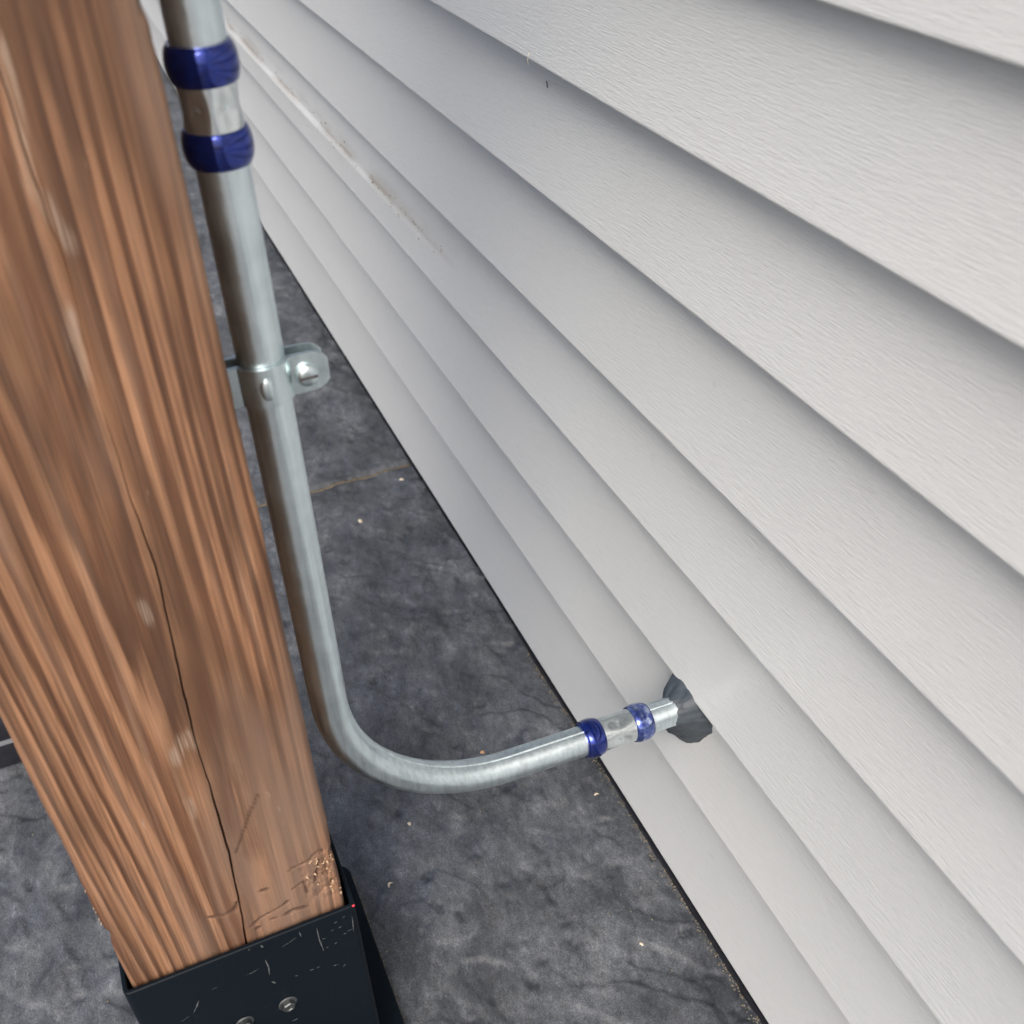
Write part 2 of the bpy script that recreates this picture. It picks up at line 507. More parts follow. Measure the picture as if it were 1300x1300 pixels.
def course(zb, zt, xa, xb, nx, proud=0.0, buckle=False):
    """one lapped course: recessed at the top, flaring to a rolled lip at the bottom"""
    r = .0016
    T = np.concatenate([np.linspace(0, .9, 34 if buckle else 15), np.linspace(.92, 1 - r / (zt + .004 - zb), 6)])
    prof = []
    for t in T:
        z = (zt + .004) + (zb - zt - .004) * t
        prof.append((lap_depth(t), z))
    # rolled bottom edge, then the return underneath
    last = prof.pop()
    for a in np.linspace(0, PI * .55, 6):
        prof.append((last[0] + r * (1 - math.cos(a)), zb + r - r * math.sin(a) * 1.0))
    prof.append((.0195, zb + .0005))
    prof = np.array(prof)
    xs = np.linspace(xa, xb, nx)
    Xg = np.repeat(xs[:, None], len(prof), 1)
    D = np.repeat(prof[None, :, 0], nx, 0).copy(); Z = np.repeat(prof[None, :, 1], nx, 0).copy()
    # slight waviness of thin vinyl
    D += .0012 * (fbm(Xg * 2.2 + zb * 31, Xg * 0 + zb * 7, 2) - .5)
    Z += .0010 * (fbm(Xg * 1.7 + zb * 11, Xg * 0 + 3 + zb * 5, 2) - .5)
    if buckle:
        tt = (zt - Z) / (zt - zb)
        amt = np.clip((Xg - .93) / .75, 0, 1) ** 1.2 * (.85 + .3 * fbm(Xg * 5, Xg * 0 + 1, 2))
        led = np.clip((tt - .60) / .04, 0, 1); led = led * led * (3 - 2 * led)
        fall = 1 - .75 * np.clip((tt - .66) / .34, 0, 1)
        D -= .0046 * amt * led * fall * (Z > zb + .0008)
    Y = WALL_Y - D - 0 + proud
    me = grid_mesh('siding_board', Xg, Y, Z)
    if buckle:       # brown dirt lying along the top of the buckled ledge
        gr = np.exp(-((tt - .585) / .035) ** 2) + .45 * np.exp(-((tt - .50) / .10) ** 2)
        gr = gr * np.clip((Xg - .95) / .25, 0, 1) * np.clip(fbm(Xg * 13, tt * 6, 3) * 3.2 - 1.05, 0, 1)
        att = me.attributes.new('grime', 'FLOAT', 'POINT'); att.data.foreach_set('value', gr.ravel().astype(np.float32))
    return me

for i in range(len(LIPS) - 1):
    zb, zt = LIPS[i], LIPS[i + 1]
    if i == 2:       # this course is two lengths lapped end over end
        link('siding_board', course(zb, zt, X0, 1.483, 120, .0016), M_SIDE, wall, True, 50)
        link('siding_board', course(zb, zt, 1.455, X1, 160, 0), M_SIDE, wall, True, 50)
    elif i == 3:
        link('siding_board', course(zb, zt, X0, X1, 400, 0, True), M_SIDE, wall, True, 50)
    elif i == 6:
        link('siding_board', course(zb, zt, X0, 4.1, 120, .0016), M_SIDE, wall, True, 50)
        link('siding_board', course(zb, zt, 4.07, X1, 80, 0), M_SIDE, wall, True, 50)
    else:
        link('siding_board', course(zb, zt, X0, X1, 200, 0), M_SIDE, wall, True, 50)
bm = bmesh.new(); box_bm(bm, X0, X1, -.60, -.3625, -.03, LIPS[-1])
link('wall_core', bm_me('wall_core', bm), M_FOUND, wall, False)

# dirt gathered on the buckled ledge
v = []; f = []
rs = random.Random(5)
for k in range(260):
    x = 1.02 + rs.random() ** 1.3 * 1.7
    amt = min(1, max(0, (x - .93) / .75)) ** 1.2
    dens = fbm(np.array(x * 9.0), np.array(3.3), 2)
    if rs.random() > dens * 1.25: continue
    z = LIPS[4] - .60 * (LIPS[4] - LIPS[3]) + rs.gauss(.0015, .004 if rs.random() < .7 else .009)
    tt = (LIPS[4] - z) / (LIPS[4] - LIPS[3])
    led = min(1, max(0, (tt - .60) / .055)); led = led * led * (3 - 2 * led)
    y = WALL_Y - lap_depth(tt) + .0046 * amt * led + .0003
    s = rs.uniform(.0005, .0015) * (1.0 if rs.random() < .85 else 1.6)
    c = Vector((x, y, z)); b0 = len(v)
    for q in ((1, 0, 0), (-1, 0, 0), (0, .45, 0), (0, -.45, 0), (0, 0, .8), (0, 0, -.8)):
        v.append(c + Vector((q[0] * s * rs.uniform(.8, 2.2), q[1] * s, q[2] * s)))
    for a, b2, c2 in ((0, 2, 4), (2, 1, 4), (1, 3, 4), (3, 0, 4), (2, 0, 5), (1, 2, 5), (3, 1, 5), (0, 3, 5)):
        f.append((b0 + a, b0 + b2, b0 + c2))
dirt = link('dirt', pyd('dirt', v, f), M_GRIME, wall, False)
dirt['kind'] = 'stuff'

# ------------------------------------------------------------------ wooden post
PXA, PXB, PYR, PYL = .4140, .5540, -.0400, .1015
post = empty('wooden_post', (.484, .031, .012), 'brown treated pine post with a long drying crack, standing in a black steel base', 'post')
CR_Z = [0.0, .242, .2816, .3391, .3922, .4469, .5111, .5625, .6101, .6666, .7181, .7495, 1.0, 2.6]
CR_Y = [.033, .0278, .0241, .0205, .0194, .019, .0150, .0120, .0138, .0130, .0105, .0125, .012, .012]

GOUGES = [
    ([(0.0436, 0.2814), (0.0349, 0.2772), (0.0279, 0.2797), (0.0247, 0.2865)], 0.0022, 0.0015),
    ([(0.0222, 0.2553), (0.0149, 0.2615), (0.0068, 0.2633), (-0.0015, 0.266), (-0.005, 0.2682)], 0.0014, 0.0012),
    ([(0.0081, 0.2557), (0.0045, 0.2551)], 0.0014, 0.001),
    ([(-0.0008, 0.2552), (-0.0078, 0.2561), (-0.0144, 0.2535)], 0.0024, 0.0014),
    ([(0.0085, 0.2891), (0.0061, 0.2883)], 0.0022, 0.001),
    ([(0.0187, 0.2518), (0.017, 0.2525)], 0.0018, 0.001),
    ([(-0.0093, 0.2985), (-0.0173, 0.3004), (-0.0236, 0.3008), (-0.0307, 0.3075)], 0.001, 0.001),
    ([(-0.0247, 0.2762), (-0.0274, 0.2879), (-0.0298, 0.2977)], 0.0014, 0.0012),
    ([(-0.0098, 0.2787), (-0.017, 0.2812), (-0.0178, 0.2689)], 0.0014, 0.0012),
    ([(0.0165, 0.335), (0.002, 0.3674), (-0.0049, 0.3801)], 0.0012, 0.0006),
]

SCUFFS = [
    ([(0.0091, 0.7948), (0.0126, 0.7636), (0.0139, 0.7481)], 0.003),
    ([(0.0143, 0.7467), (0.0114, 0.7396), (0.0081, 0.7273)], 0.004),
    ([(0.0143, 0.694), (0.0158, 0.682), (0.0165, 0.6675)], 0.003),
    ([(0.0259, 0.4406), (0.0316, 0.4336)], 0.0042),
    ([(0.0216, 0.4449), (0.0209, 0.438)], 0.003),
    ([(0.0328, 0.3924), (0.0328, 0.3814)], 0.003),
    ([(0.0236, 0.5418), (0.0225, 0.5335)], 0.0032),
]
STAINS = [
    ([(0.0098, 0.7181), (0.0134, 0.6885), (0.0261, 0.6471), (0.0319, 0.6071)], 0.013),
    ([(0.0115, 0.6347), (0.0075, 0.5945), (0.0104, 0.5419)], 0.008),
    ([(-0.022, 0.6574), (-0.0243, 0.6242), (-0.0255, 0.5786)], 0.009),
    ([(0.0246, 0.7211), (0.0274, 0.6813), (0.0384, 0.6427)], 0.01),
    ([(0.0126, 0.5728), (0.0172, 0.5287), (0.0203, 0.4665)], 0.005),
    ([(-0.003, 0.7882), (-0.0048, 0.7665)], 0.007),
    ([(0.0174, 0.6111), (0.0241, 0.5472), (0.0217, 0.4913), (0.0305, 0.433)], 0.006),
    ([(-0.0313, 0.5254), (-0.0307, 0.4858)], 0.006),
    ([(0.0594, 0.6247), (0.0635, 0.5724), (0.0634, 0.5425)], 0.006),
    ([(0.0093, 0.4736), (0.011, 0.4229), (0.0151, 0.3673)], 0.006),
    ([(0.0058, 0.3919), (0.0063, 0.3385)], 0.008),
]

def make_timber():
    zs = np.concatenate([np.linspace(.012, .232, 20), np.arange(.2335, .345, .0009), np.arange(.346, 1.0, .003), np.linspace(1.03, 2.5, 40)])
    rc = .0035
    loops = []
    for z in zs:
        yc = float(np.interp(z, CR_Z, CR_Y)) + .0010 * (float(fbm(np.array(z * 75.), np.array(2.), 3)) - .5)
        op = float(np.clip((fbm(np.array(z * 16.), np.array(8.), 2) - .22) * 2.2, .12, 1))
        lowp = 1 if z < .50 else max(.25, 1 - (z - .50) / .16)
        hw = (.00035 + .00055 * op) * (.45 + .55 * lowp); dp = .0055 * (.3 + .7 * op) * lowp
        ysR = np.linspace(PYR + rc, yc - hw, 60); ysL = np.linspace(yc + hw, PYL - rc, 58)
        L = []
        # near-face, from the wall side to the far side
        for y in ysR: L.append((PXA, y, 0))
        L.append((PXA + dp, yc, 1))
        for y in ysL: L.append((PXA, y, 0))
        for a in np.linspace(0, PI / 2, 5)[1:]: L.append((PXA + rc - rc * math.cos(a), PYL - rc + rc * math.sin(a), 2))
        for x in np.linspace(PXA + .02, PXB - .02, 5): L.append((x, PYL, 3))
        for a in np.linspace(0, PI / 2, 5): L.append((PXB - rc + rc * math.sin(a), PYL - rc + rc * math.cos(a), 3))
        for y in np.linspace(PYL - .02, PYR + .02, 6): L.append((PXB, y, 3))
        for a in np.linspace(0, PI / 2, 5): L.append((PXB - rc + rc * math.cos(a), PYR + rc - rc * math.sin(a), 3))
        for x in np.linspace(PXB - .02, PXA + .02, 5): L.append((x, PYR, 3))
        for a in np.linspace(0, PI / 2, 5)[:-1]: L.append((PXA + rc - rc * math.sin(a), PYR + rc - rc * math.cos(a), 2))
        loops.append([(x, y, z, k) for x, y, k in L])
    A = np.array(loops)
    n, m, _ = A.shape
    x, y, z, k = [A[..., q].copy() for q in range(4)]
    face = (k == 0)
    x += np.where(face, .0010 * (fbm(y * 130, z * 6, 3) - .5) + .0014 * (fbm(y * 20, z * 5, 2) - .5), 0)
    # torn, chipped patch low on the wall-side corner
    patch = np.clip((.030 - (y - PYR)) / .022, 0, 1) * np.clip((.315 - z) / .03, 0, 1) * np.clip((z - .252) / .012, 0, 1)
    x += np.where((k == 0) | (k == 2), patch * (.0050 * np.clip(fbm(y * 340, z * 200, 4) - .40, 0, 1) * 1.5), 0)
    # crushed dents and tool marks above the base
    bru = np.zeros_like(x)
    fm = (k == 0) | (k == 2)
    for pl, wd, dp_ in GOUGES:
        pl = np.array(pl)
        dmin = np.full_like(x, 9.)
        for a, b in zip(pl[:-1], pl[1:]):
            ab = b - a; L2 = (ab ** 2).sum()
            tt = np.clip(((y - a[0]) * ab[0] + (z - a[1]) * ab[1]) / L2, 0, 1)
            dmin = np.minimum(dmin, np.hypot(y - a[0] - tt * ab[0], z - a[1] - tt * ab[1]))
        w_ = wd * (.55 + .9 * fbm(y * 300, z * 300, 2))
        q = np.clip(1 - dmin / w_, 0, 1) * fm
        x += dp_ * q; bru = np.maximum(bru, np.clip(q * 1.6, 0, 1) * .85)
    def strokes(lst, soft, SQ):
        acc = np.zeros_like(x)
        for pl, wd in lst:
            pl = np.array(pl); dmin = np.full_like(x, 9.)
            for a, b in zip(pl[:-1], pl[1:]):
                ab = b - a
                tt = np.clip(((y - a[0]) * ab[0] + (z - a[1]) * ab[1]) / (ab ** 2).sum(), 0, 1)
                dmin = np.minimum(dmin, np.hypot(y - a[0] - tt * ab[0], SQ * (z - a[1] - tt * ab[1])))
            w_ = wd * (.45 + 1.1 * fbm(y * 90 + 5, z * 45, 3))
            acc = np.maximum(acc, np.clip((1 - dmin / w_) / soft, 0, 1))
        return acc * fm
    scu = strokes(SCUFFS, .6, .45); sta = strokes(STAINS, 1.0, .22)
    # frayed corner arrises
    edge = (k == 2)
    wob = (fbm(z * 40, z * 0 + 1, 3) - .5)
    y += np.where(edge, np.where(y < 0.03, 1, -1) * (.0012 * wob + .0030 * np.clip(wob - .18, 0, 1) * 4), 0)
    v = np.stack([x, y, z], -1).reshape(-1, 3)
    idx = np.arange(n * m).reshape(n, m)
    f = []
    for i in range(n - 1):
        for j in range(m):
            j2 = (j + 1) % m
            f.append((idx[i, j], idx[i + 1, j], idx[i + 1, j2], idx[i, j2]))
    f.append(tuple(idx[0])); f.append(tuple(idx[-1][::-1]))
    me = pyd('timber', v, f)
    for nm, arr in (('bruise', bru), ('scuff', scu), ('stain', sta)):
        att = me.attributes.new(nm, 'FLOAT', 'POINT'); att.data.foreach_set('value', arr.ravel().astype(np.float32))
    return me
tim = make_timber()
bm = bmesh.new(); bm.from_mesh(tim); bmesh.ops.recalc_face_normals(bm, faces=bm.faces[:]); bm.to_mesh(tim); bm.free()
link('timber', tim, M_WOOD, post, True, 50)

v = []; f = []
rs = random.Random(3)
def shard(c, d, w, l):
    d = Vector(d).normalized(); s = d.cross(Vector((-1, 0, 0))).normalized() * w
    b0 = len(v); o = Vector((-.0009, 0, 0))
    v.extend([c - s, c + s, c + d * l, c + o + d * l * .4, c - o * .5])
    f.extend([(b0, b0 + 2, b0 + 3), (b0 + 1, b0 + 3, b0 + 2), (b0, b0 + 3, b0 + 1), (b0, b0 + 1, b0 + 4)])
for k in range(26):
    y = PYR + abs(rs.gauss(.004, .007)); z = rs.uniform(.255, .300)
    shard(Vector((PXA - .0002, y, z)), (-.25, rs.uniform(-.6, .6), rs.choice((1, 1, -1)) * rs.uniform(.6, 1)), rs.uniform(.0003, .0009), rs.uniform(.0015, .0045))
for k in range(7):
    z = rs.uniform(.28, .36)
    shard(Vector((PXA + .002, PYL - .0004, z)), (-.1, .35, -1), .0003, rs.uniform(.002, .004))
sp = link('splinters', pyd('splinters', v, f), M_TORN, post, False)
sp['kind'] = 'stuff'

# ------------------------------------------------------------------ black post base
base = empty('post_base', (.484, .030, 0), 'black powder-coated steel post base boxed round the foot of the wooden post', 'post base')
def rrect(x0, x1, y0, y1, r, n=6):
    P = []
    for cx, cy, a0 in ((x1 - r, y1 - r, 0), (x0 + r, y1 - r, 90), (x0 + r, y0 + r, 180), (x1 - r, y0 + r, 270)):
        for k in range(n + 1):
            a = math.radians(a0 + 90 * k / n); P.append((cx + r * math.cos(a), cy + r * math.sin(a)))
    return P
SX0, SX1, SY0, SY1, TOP, TH = .4080, .5600, -.0458, .1065, .2440, .0030
o_out = rrect(SX0, SX1, SY0, SY1, .0045); o_in = rrect(SX0 + TH, SX1 - TH, SY0 + TH, SY1 - TH, .0020)
o_oi = rrect(SX0 + .0007, SX1 - .0007, SY0 + .0007, SY1 - .0007, .0040); o_ii = rrect(SX0 + TH - .0006, SX1 - TH + .0006, SY0 + TH - .0006, SY1 - TH + .0006, .0024)
N = len(o_out); rings = [(o_out, .0085), (o_out, TOP - .0007), (o_oi, TOP), (o_ii, TOP), (o_in, TOP - .0006), (o_in, .0085)]
v = [(x, y, z) for P, z in rings for x, y in P]; f = []
for i in range(len(rings)):
    j = (i + 1) % len(rings)
    for k in range(N): f.append((i * N + k, i * N + (k + 1) % N, j * N + (k + 1) % N, j * N + k))
me = pyd('sleeve', v, f); bm = bmesh.new(); bm.from_mesh(me); bmesh.ops.recalc_face_normals(bm, faces=bm.faces[:]); bm.to_mesh(me); bm.free()
sleeve = link('sleeve', me, M_BLACK, base, True, 30)
P = rrect(.360, .606, -.0685, .128, .014, 8); N = len(P)
P2 = rrect(.3608, .6052, -.0677, .1272, .0135, 8)
v = [(x, y, -.004) for x, y in P] + [(x, y, .0077) for x, y in P] + [(x, y, .0085) for x, y in P2]
f = [tuple(range(2 * N, 3 * N)), tuple(range(N))[::-1]]
for i in (0, 1):
    for k in range(N): f.append((i * N + k, i * N + (k + 1) % N, (i + 1) * N + (k + 1) % N, (i + 1) * N + k))
link('base_plate', pyd('base_plate', v, f), M_BLACK, base, True, 30)
# anchor bolt at the far corner
me = lathe('anchor_bolt', (.589, -.0545, .0085), (0, 0, 1), [(0, .0085), (.002, .0085), (.0021, .0062), (.007, .0062), (.0085, .0050), (.0088, .003), (.0088, .0005)], 24)
link('anchor_bolt', me, M_BLACK, base, True, 30)
def hexscrew(y, z, rot):
    def rm(s, r, t):
        if s < .0016: return r
        tt = (t + rot) % (PI / 3) - PI / 6
        return r * .97 * math.cos(PI / 6) / math.cos(tt)
    prof = [(0, .0066), (.0009, .0068), (.0015, .0060), (.0016, .0050), (.0042, .0050), (.0050, .0042), (.0050, .0030), (.0044, .0022), (.0042, .0004)]
    me = lathe('screw', (SX0 + .0002, y, z), (-1, -.08, .05), prof, 36, rm)
    link('screw', me, M_SCREW, base, True, 25)
hexscrew(.0142, .1605, .3); hexscrew(.0453, .1580, .8)
hexscrew(.0300, .0900, .1); hexscrew(.0760, .1000, .5)
SCRATCHES = [
    ([(-0.0177, 0.2354), (-0.0174, 0.2218), (-0.0185, 0.2058)], 0.00043),
    ([(0.0342, 0.2139), (0.0289, 0.2139), (0.0248, 0.2158)], 0.00034),
    ([(0.0195, 0.2219), (0.0189, 0.2124), (0.0199, 0.2038)], 0.00051),
    ([(0.0184, 0.2371), (0.0194, 0.2407)], 0.00077),
    ([(0.0069, 0.2296), (0.0024, 0.2312), (-0.0034, 0.2339)], 0.00034),
    ([(0.0198, 0.1943), (0.0177, 0.1906)], 0.00060),
    ([(-0.0369, 0.2178), (-0.042, 0.2182)], 0.00034),
    ([(-0.0421, 0.2329), (-0.041, 0.2148)], 0.00026),
    ([(-0.0294, 0.233), (-0.0317, 0.2334)], 0.00043),
    ([(-0.0317, 0.2254), (-0.0335, 0.2262)], 0.00043),
    ([(-0.0262, 0.2254), (-0.0284, 0.2258)], 0.00034),
    ([(-0.0358, 0.2354), (-0.0375, 0.2361)], 0.00043),
    ([(-0.0338, 0.2159), (-0.0361, 0.2163)], 0.00043),
    ([(-0.0194, 0.2203), (-0.0215, 0.2198)], 0.00043),
    ([(-0.0268, 0.2089), (-0.0285, 0.2097)], 0.00051),
    ([(-0.006, 0.1891), (-0.0093, 0.1887)], 0.00034),
    ([(-0.0105, 0.1889), (-0.0133, 0.1889)], 0.00034),
    ([(-0.0222, 0.1832), (-0.0261, 0.1823)], 0.00043),
    ([(-0.0288, 0.177), (-0.0303, 0.1791)], 0.00043),
    ([(0.0726, 0.1954), (0.0693, 0.2012), (0.0671, 0.2068)], 0.00051),
    ([(0.0574, 0.2135), (0.0533, 0.2134)], 0.00017),
    ([(0.082, 0.1904), (0.0762, 0.1931)], 0.00026),
    ([(0.0149, 0.1348), (0.0108, 0.1349)], 0.00060),
    ([(-0.0205, 0.2084), (-0.0222, 0.2082)], 0.00043),
    ([(-0.0063, 0.2387), (-0.0065, 0.2327)], 0.00034),
]
v = []; f = []
rs = random.Random(21)
for pl, w in SCRATCHES:
    P = []
    for (ya, za), (yb, zb) in zip(pl[:-1], pl[1:]):
        for q in range(4): P.append((ya + (yb - ya) * q / 4, za + (zb - za) * q / 4))
    P.append(pl[-1])
    b0 = len(v); n = len(P)
    for i, (y, z) in enumerate(P):
        a = P[max(i - 1, 0)]; b = P[min(i + 1, n - 1)]
        dy, dz = b[0] - a[0], b[1] - a[1]; L = math.hypot(dy, dz) or 1
        ww = w * (.25 + .75 * math.sin(PI * (i + .35) / (n - .3))) * rs.uniform(.55, 1.25)
        for sgn in (-1, 1): v.append((SX0 - .0001, y - sgn * dz / L * ww, z + sgn * dy / L * ww))
    for i in range(n - 1): f.append((b0 + 2 * i, b0 + 2 * i + 1, b0 + 2 * i + 3, b0 + 2 * i + 2))
sc_ = link('scratches', pyd('scratches', v, f), M_SCRATCH, base, False)
sc_['kind'] = 'stuff'
bm = bmesh.new(); bmesh.ops.create_icosphere(bm, subdivisions=2, radius=.0011)
for q in bm.verts: q.co = Vector((q.co.x * .6, q.co.y, q.co.z)) + Vector((SX0 + .0003, -.0445, TOP - .0004))
link('fringe_speck', bm_me('fringe_speck', bm), M_RED, base)  # red dot standing for a camera colour fringe, not paint

# ------------------------------------------------------------------ conduit run
CX = .4664; PR = .0117
conduit = empty('conduit_run', (CX, -.0615, .262), 'galvanised steel conduit bending from the post side into the siding, with blue-banded couplings', 'conduit')

def path_pts():
    A = Vector((CX, -.0606, 2.2)); B = Vector((CX, -.0622, .2570)); C = Vector((CX, -.352, .2430))
    r = .130
    d1 = (A - B).normalized(); d2 = (C - B).normalized()
    ang = d1.angle(d2); tl = r / math.tan(ang / 2)
    S = B + d1 * tl; E_ = B + d2 * tl
    ctr = B + (d1 + d2).normalized() * (r / math.sin(ang / 2))
    arc = []
    n = 40
    a = (S - ctr); b = (E_ - ctr); th = a.angle(b)
    for k in range(n + 1):
        t = k / n
        arc.append(ctr + (a * math.sin((1 - t) * th) + b * math.sin(t * th)) / math.sin(th))
    return A, S, arc, E_, C
A_, S_, ARC, E_, C_ = path_pts()
def vert(z): return Vector((CX, -.0606 + (-.0622 + .0606) * (2.2 - z) / (2.2 - .257), z))
dh = (C_ - E_).normalized()
def hor(y): return E_ + dh * ((y - E_.y) / dh.y)
def pipe_r(i, t):
    r = PR
    # weld seam: a fine raised bead with a groove beside it
    s = (t - math.radians(99) + PI) % (2 * PI) - PI
    if abs(s) < .035: r -= .00055
    s2 = (t - math.radians(92) + PI) % (2 * PI) - PI
    if abs(s2) < .05: r += .00022
    return r
low = [vert(z) for z in np.linspace(.745, S_.z + .002, 24)] + ARC + [hor(y) for y in np.linspace(E_.y - .003, -.274, 14)]
link('bent_pipe', sweep('bent_pipe', low, pipe_r, 128), M_PIPE, conduit, True, 30)
upp = [vert(z) for z in np.linspace(2.2, .752, 12)]
link('upper_pipe', sweep('upper_pipe', upp, pipe_r, 128), M_PIPE, conduit, True, 30)
stub = [hor(y) for y in np.linspace(-.278, -.356, 8)]
link('wall_stub', sweep('wall_stub', stub, pipe_r, 128), M_PIPE, conduit, True, 30)

def coupling(start, axis, L, mats, phase=0.0):
    """crimped coupling: zinc body with hexagonal dents, a blue band at each end"""
    body_r = .0131
    def rb(s, r, t):
        u = s / L
        w = math.exp(-((u - .5) / .13) ** 2)
        hexd = .5 + .5 * math.cos(6 * (t + phase) )
        return r - .0016 * w * hexd
    prof = [(.0, PR + .0001), (0.0, body_r - .0002)] + [(s, body_r) for s in np.linspace(.0006, L - .0006, 40)] + [(L, body_r - .0002), (L, PR + .0001)]
    body = link('coupling', lathe('coupling', start, axis, prof, 72, rb), M_FIT, conduit, True, 60)
    bw = .0150
    ax = Vector(axis).normalized()
    for q, s0 in enumerate((-.0005, L - bw + .0005)):
        def rr(s, r, t):
            u = (s / bw)
            w = math.sin(PI * min(1, max(0, u))) ** .6
            hexd = .5 + .5 * math.cos(6 * (t + phase))
            return r - .0003 * w * hexd
        R_ = .0150
        pf = [(0, body_r - .0006)] + [(bw * u, .0135 + .0021 * math.sin(PI * u) ** .62) for u in np.linspace(0, 1, 25)] + [(bw, body_r - .0006)]
        b = link('band', lathe('band', Vector(start) + ax * s0, axis, pf, 72, rr, True), mats[q], body, True, 60)
        if mats[q] is M_BLUEP: b['label'] = 'blue band nearest the wall, painted paler for its sky reflection'
        # thin dark sealing ring outside the band
        so = -.0012 if q == 0 else L - .0002
        link('seal_ring', lathe('seal_ring', Vector(start) + ax * so, axis, [(0, PR), (0, .0130), (.0004, .0133), (.0012, .0133), (.0012, PR)], 48, None, True), M_BLUE, body, True, 40)
    return body
cu = coupling(vert(.7760), (vert(.5) - vert(.7760)).normalized(), .0475, (M_BLUE, M_BLUE), .4)
cu['label'] = 'upper coupling beside the post top with two deep blue bands'
cl = coupling(hor(-.2465), dh, .0555, (M_BLUE, M_BLUEP), .2)
cl['label'] = 'lower coupling near the wall with one deep blue band and one painted paler with sky reflection'

# ------------------------------------------------------------------ strap
strap = empty('conduit_strap', (CX, -.0615, .618), 'zinc two-ear strap clamping the conduit to the side of the post', 'strap')
def plate_strip(name, path, z0, z1, th, zround=None):
    """strip bent along a plan path (x, y), between z0 and z1; end may be rounded in z"""
    n = len(path)
    P = [Vector((p[0], p[1], 0)) for p in path]
    v = []; f = []
    K = 7
    for i in range(n):
        d = (P[min(i + 1, n - 1)] - P[max(i - 1, 0)]).normalized(); nn = Vector((d.y, -d.x, 0))
        za, zb = z0, z1
        if zround: za, zb = zround(i, n, z0, z1)
        for s in (0, 1):
            for k in range(K):
                z = za + (zb - za) * k / (K - 1)
                v.append(P[i] + nn * (th * s) + Vector((0, 0, z)))
    for i in range(n - 1):
        for s in (0, 1):
            for k in range(K - 1):
                a = (i * 2 + s) * K + k; b = ((i + 1) * 2 + s) * K + k
                f.append((a, a + 1, b + 1, b) if s else (a, b, b + 1, a + 1))
        for k in (0, K - 1):
            f.append(((i * 2) * K + k, (i * 2 + 1) * K + k, ((i + 1) * 2 + 1) * K + k, ((i + 1) * 2) * K + k))
    for i in (0, n - 1):
        for k in range(K - 1):
            a = i * 2 * K + k; b = (i * 2 + 1) * K + k
            f.append((a, b, b + 1, a + 1))
    me = pyd(name, v, f)
    bm = bmesh.new(); bm.from_mesh(me); bmesh.ops.remove_doubles(bm, verts=bm.verts[:], dist=1e-6); bmesh.ops.recalc_face_normals(bm, faces=bm.faces[:]); bm.to_mesh(me); bm.free()
    return me
ZS0, ZS1 = .6095, .6310
py = -.0615
def ear_round(i, n, a, b, m=9):
    t = max(0, (i - (n - m)) / (m - 1)); h = (b - a) / 2
    k = math.sqrt(max(.04, 1 - (t ** 3.2) * .72))
    return (a + b) / 2 - h * k, (a + b) / 2 + h * k
r_ = PR + .0003
front = [(CX - .0040, y) for y in np.linspace(-.0403, -.0485, 5)]
a0 = math.radians(20)
# half round wrapped over the near side of the pipe
for a in np.linspace(18, 162, 25):
    t = math.radians(a)
    front.append((CX - r_ * math.sin(t), py + r_ * math.cos(t)))
front += [(CX - .0040, y) for y in np.linspace(-.0745, -.0935, 12)]
link('clamp_half', plate_strip('clamp_half', front, ZS0, ZS1, .0024, ear_round), M_STRAP, strap, True, 35)
back = [(CX + .0045, y) for y in np.linspace(-.0403, -.0485, 5)]
for a in np.linspace(20, 160, 21):
    t = math.radians(a)
    back.append((CX + r_ * math.sin(t), py + r_ * math.cos(t)))
back += [(CX + .0035, y) for y in np.linspace(-.0745, -.0930, 12)]
link('back_half', plate_strip('back_half', back, ZS0, ZS1, -.0016, ear_round), M_STRAP, strap, True, 35)
# rounded rib pressed in the clamp over the pipe
bm = bmesh.new(); bmesh.ops.create_uvsphere(bm, u_segments=20, v_segments=12, radius=1)
for q in bm.verts: q.co = Vector((CX - r_ - .0024 + q.co.x * .0020, py + .0010 + q.co.y * .0038, (ZS0 + ZS1) / 2 + q.co.z * .0062))
link('stiffening_rib', bm_me('stiffening_rib', bm), M_STRAP, strap, True, None)
# clamp bolt through the outer ear
prof = [(0, .0062), (.0010, .0064), (.0020, .0061), (.0032, .0050), (.0040, .0036), (.0043, .0020), (.0043, .0003)]
bolt = link('clamp_bolt', lathe('clamp_bolt', (CX - .0063, -.0820, .6195), (-1, 0, 0), prof, 32), M_STRAP, strap, True, 35)
bm = bmesh.new(); box_bm(bm, CX - .0111, CX - .0104, -.0866, -.0774, .6189, .6201)
link('slot', bm_me('slot', bm), M_FOUND, bolt, False)
link('bolt_shank', lathe('bolt_shank', (CX - .0055, -.0820, .6195), (1, 0, 0), [(0, .0025), (.016, .0025)], 16), M_SCREW, bolt, True, 40)
link('nut', lathe('nut', (CX + .0052, -.0820, .6195), (1, 0, 0), [(0, .0048), (.004, .0048), (.0045, .004)], 6), M_STRAP, strap, False)

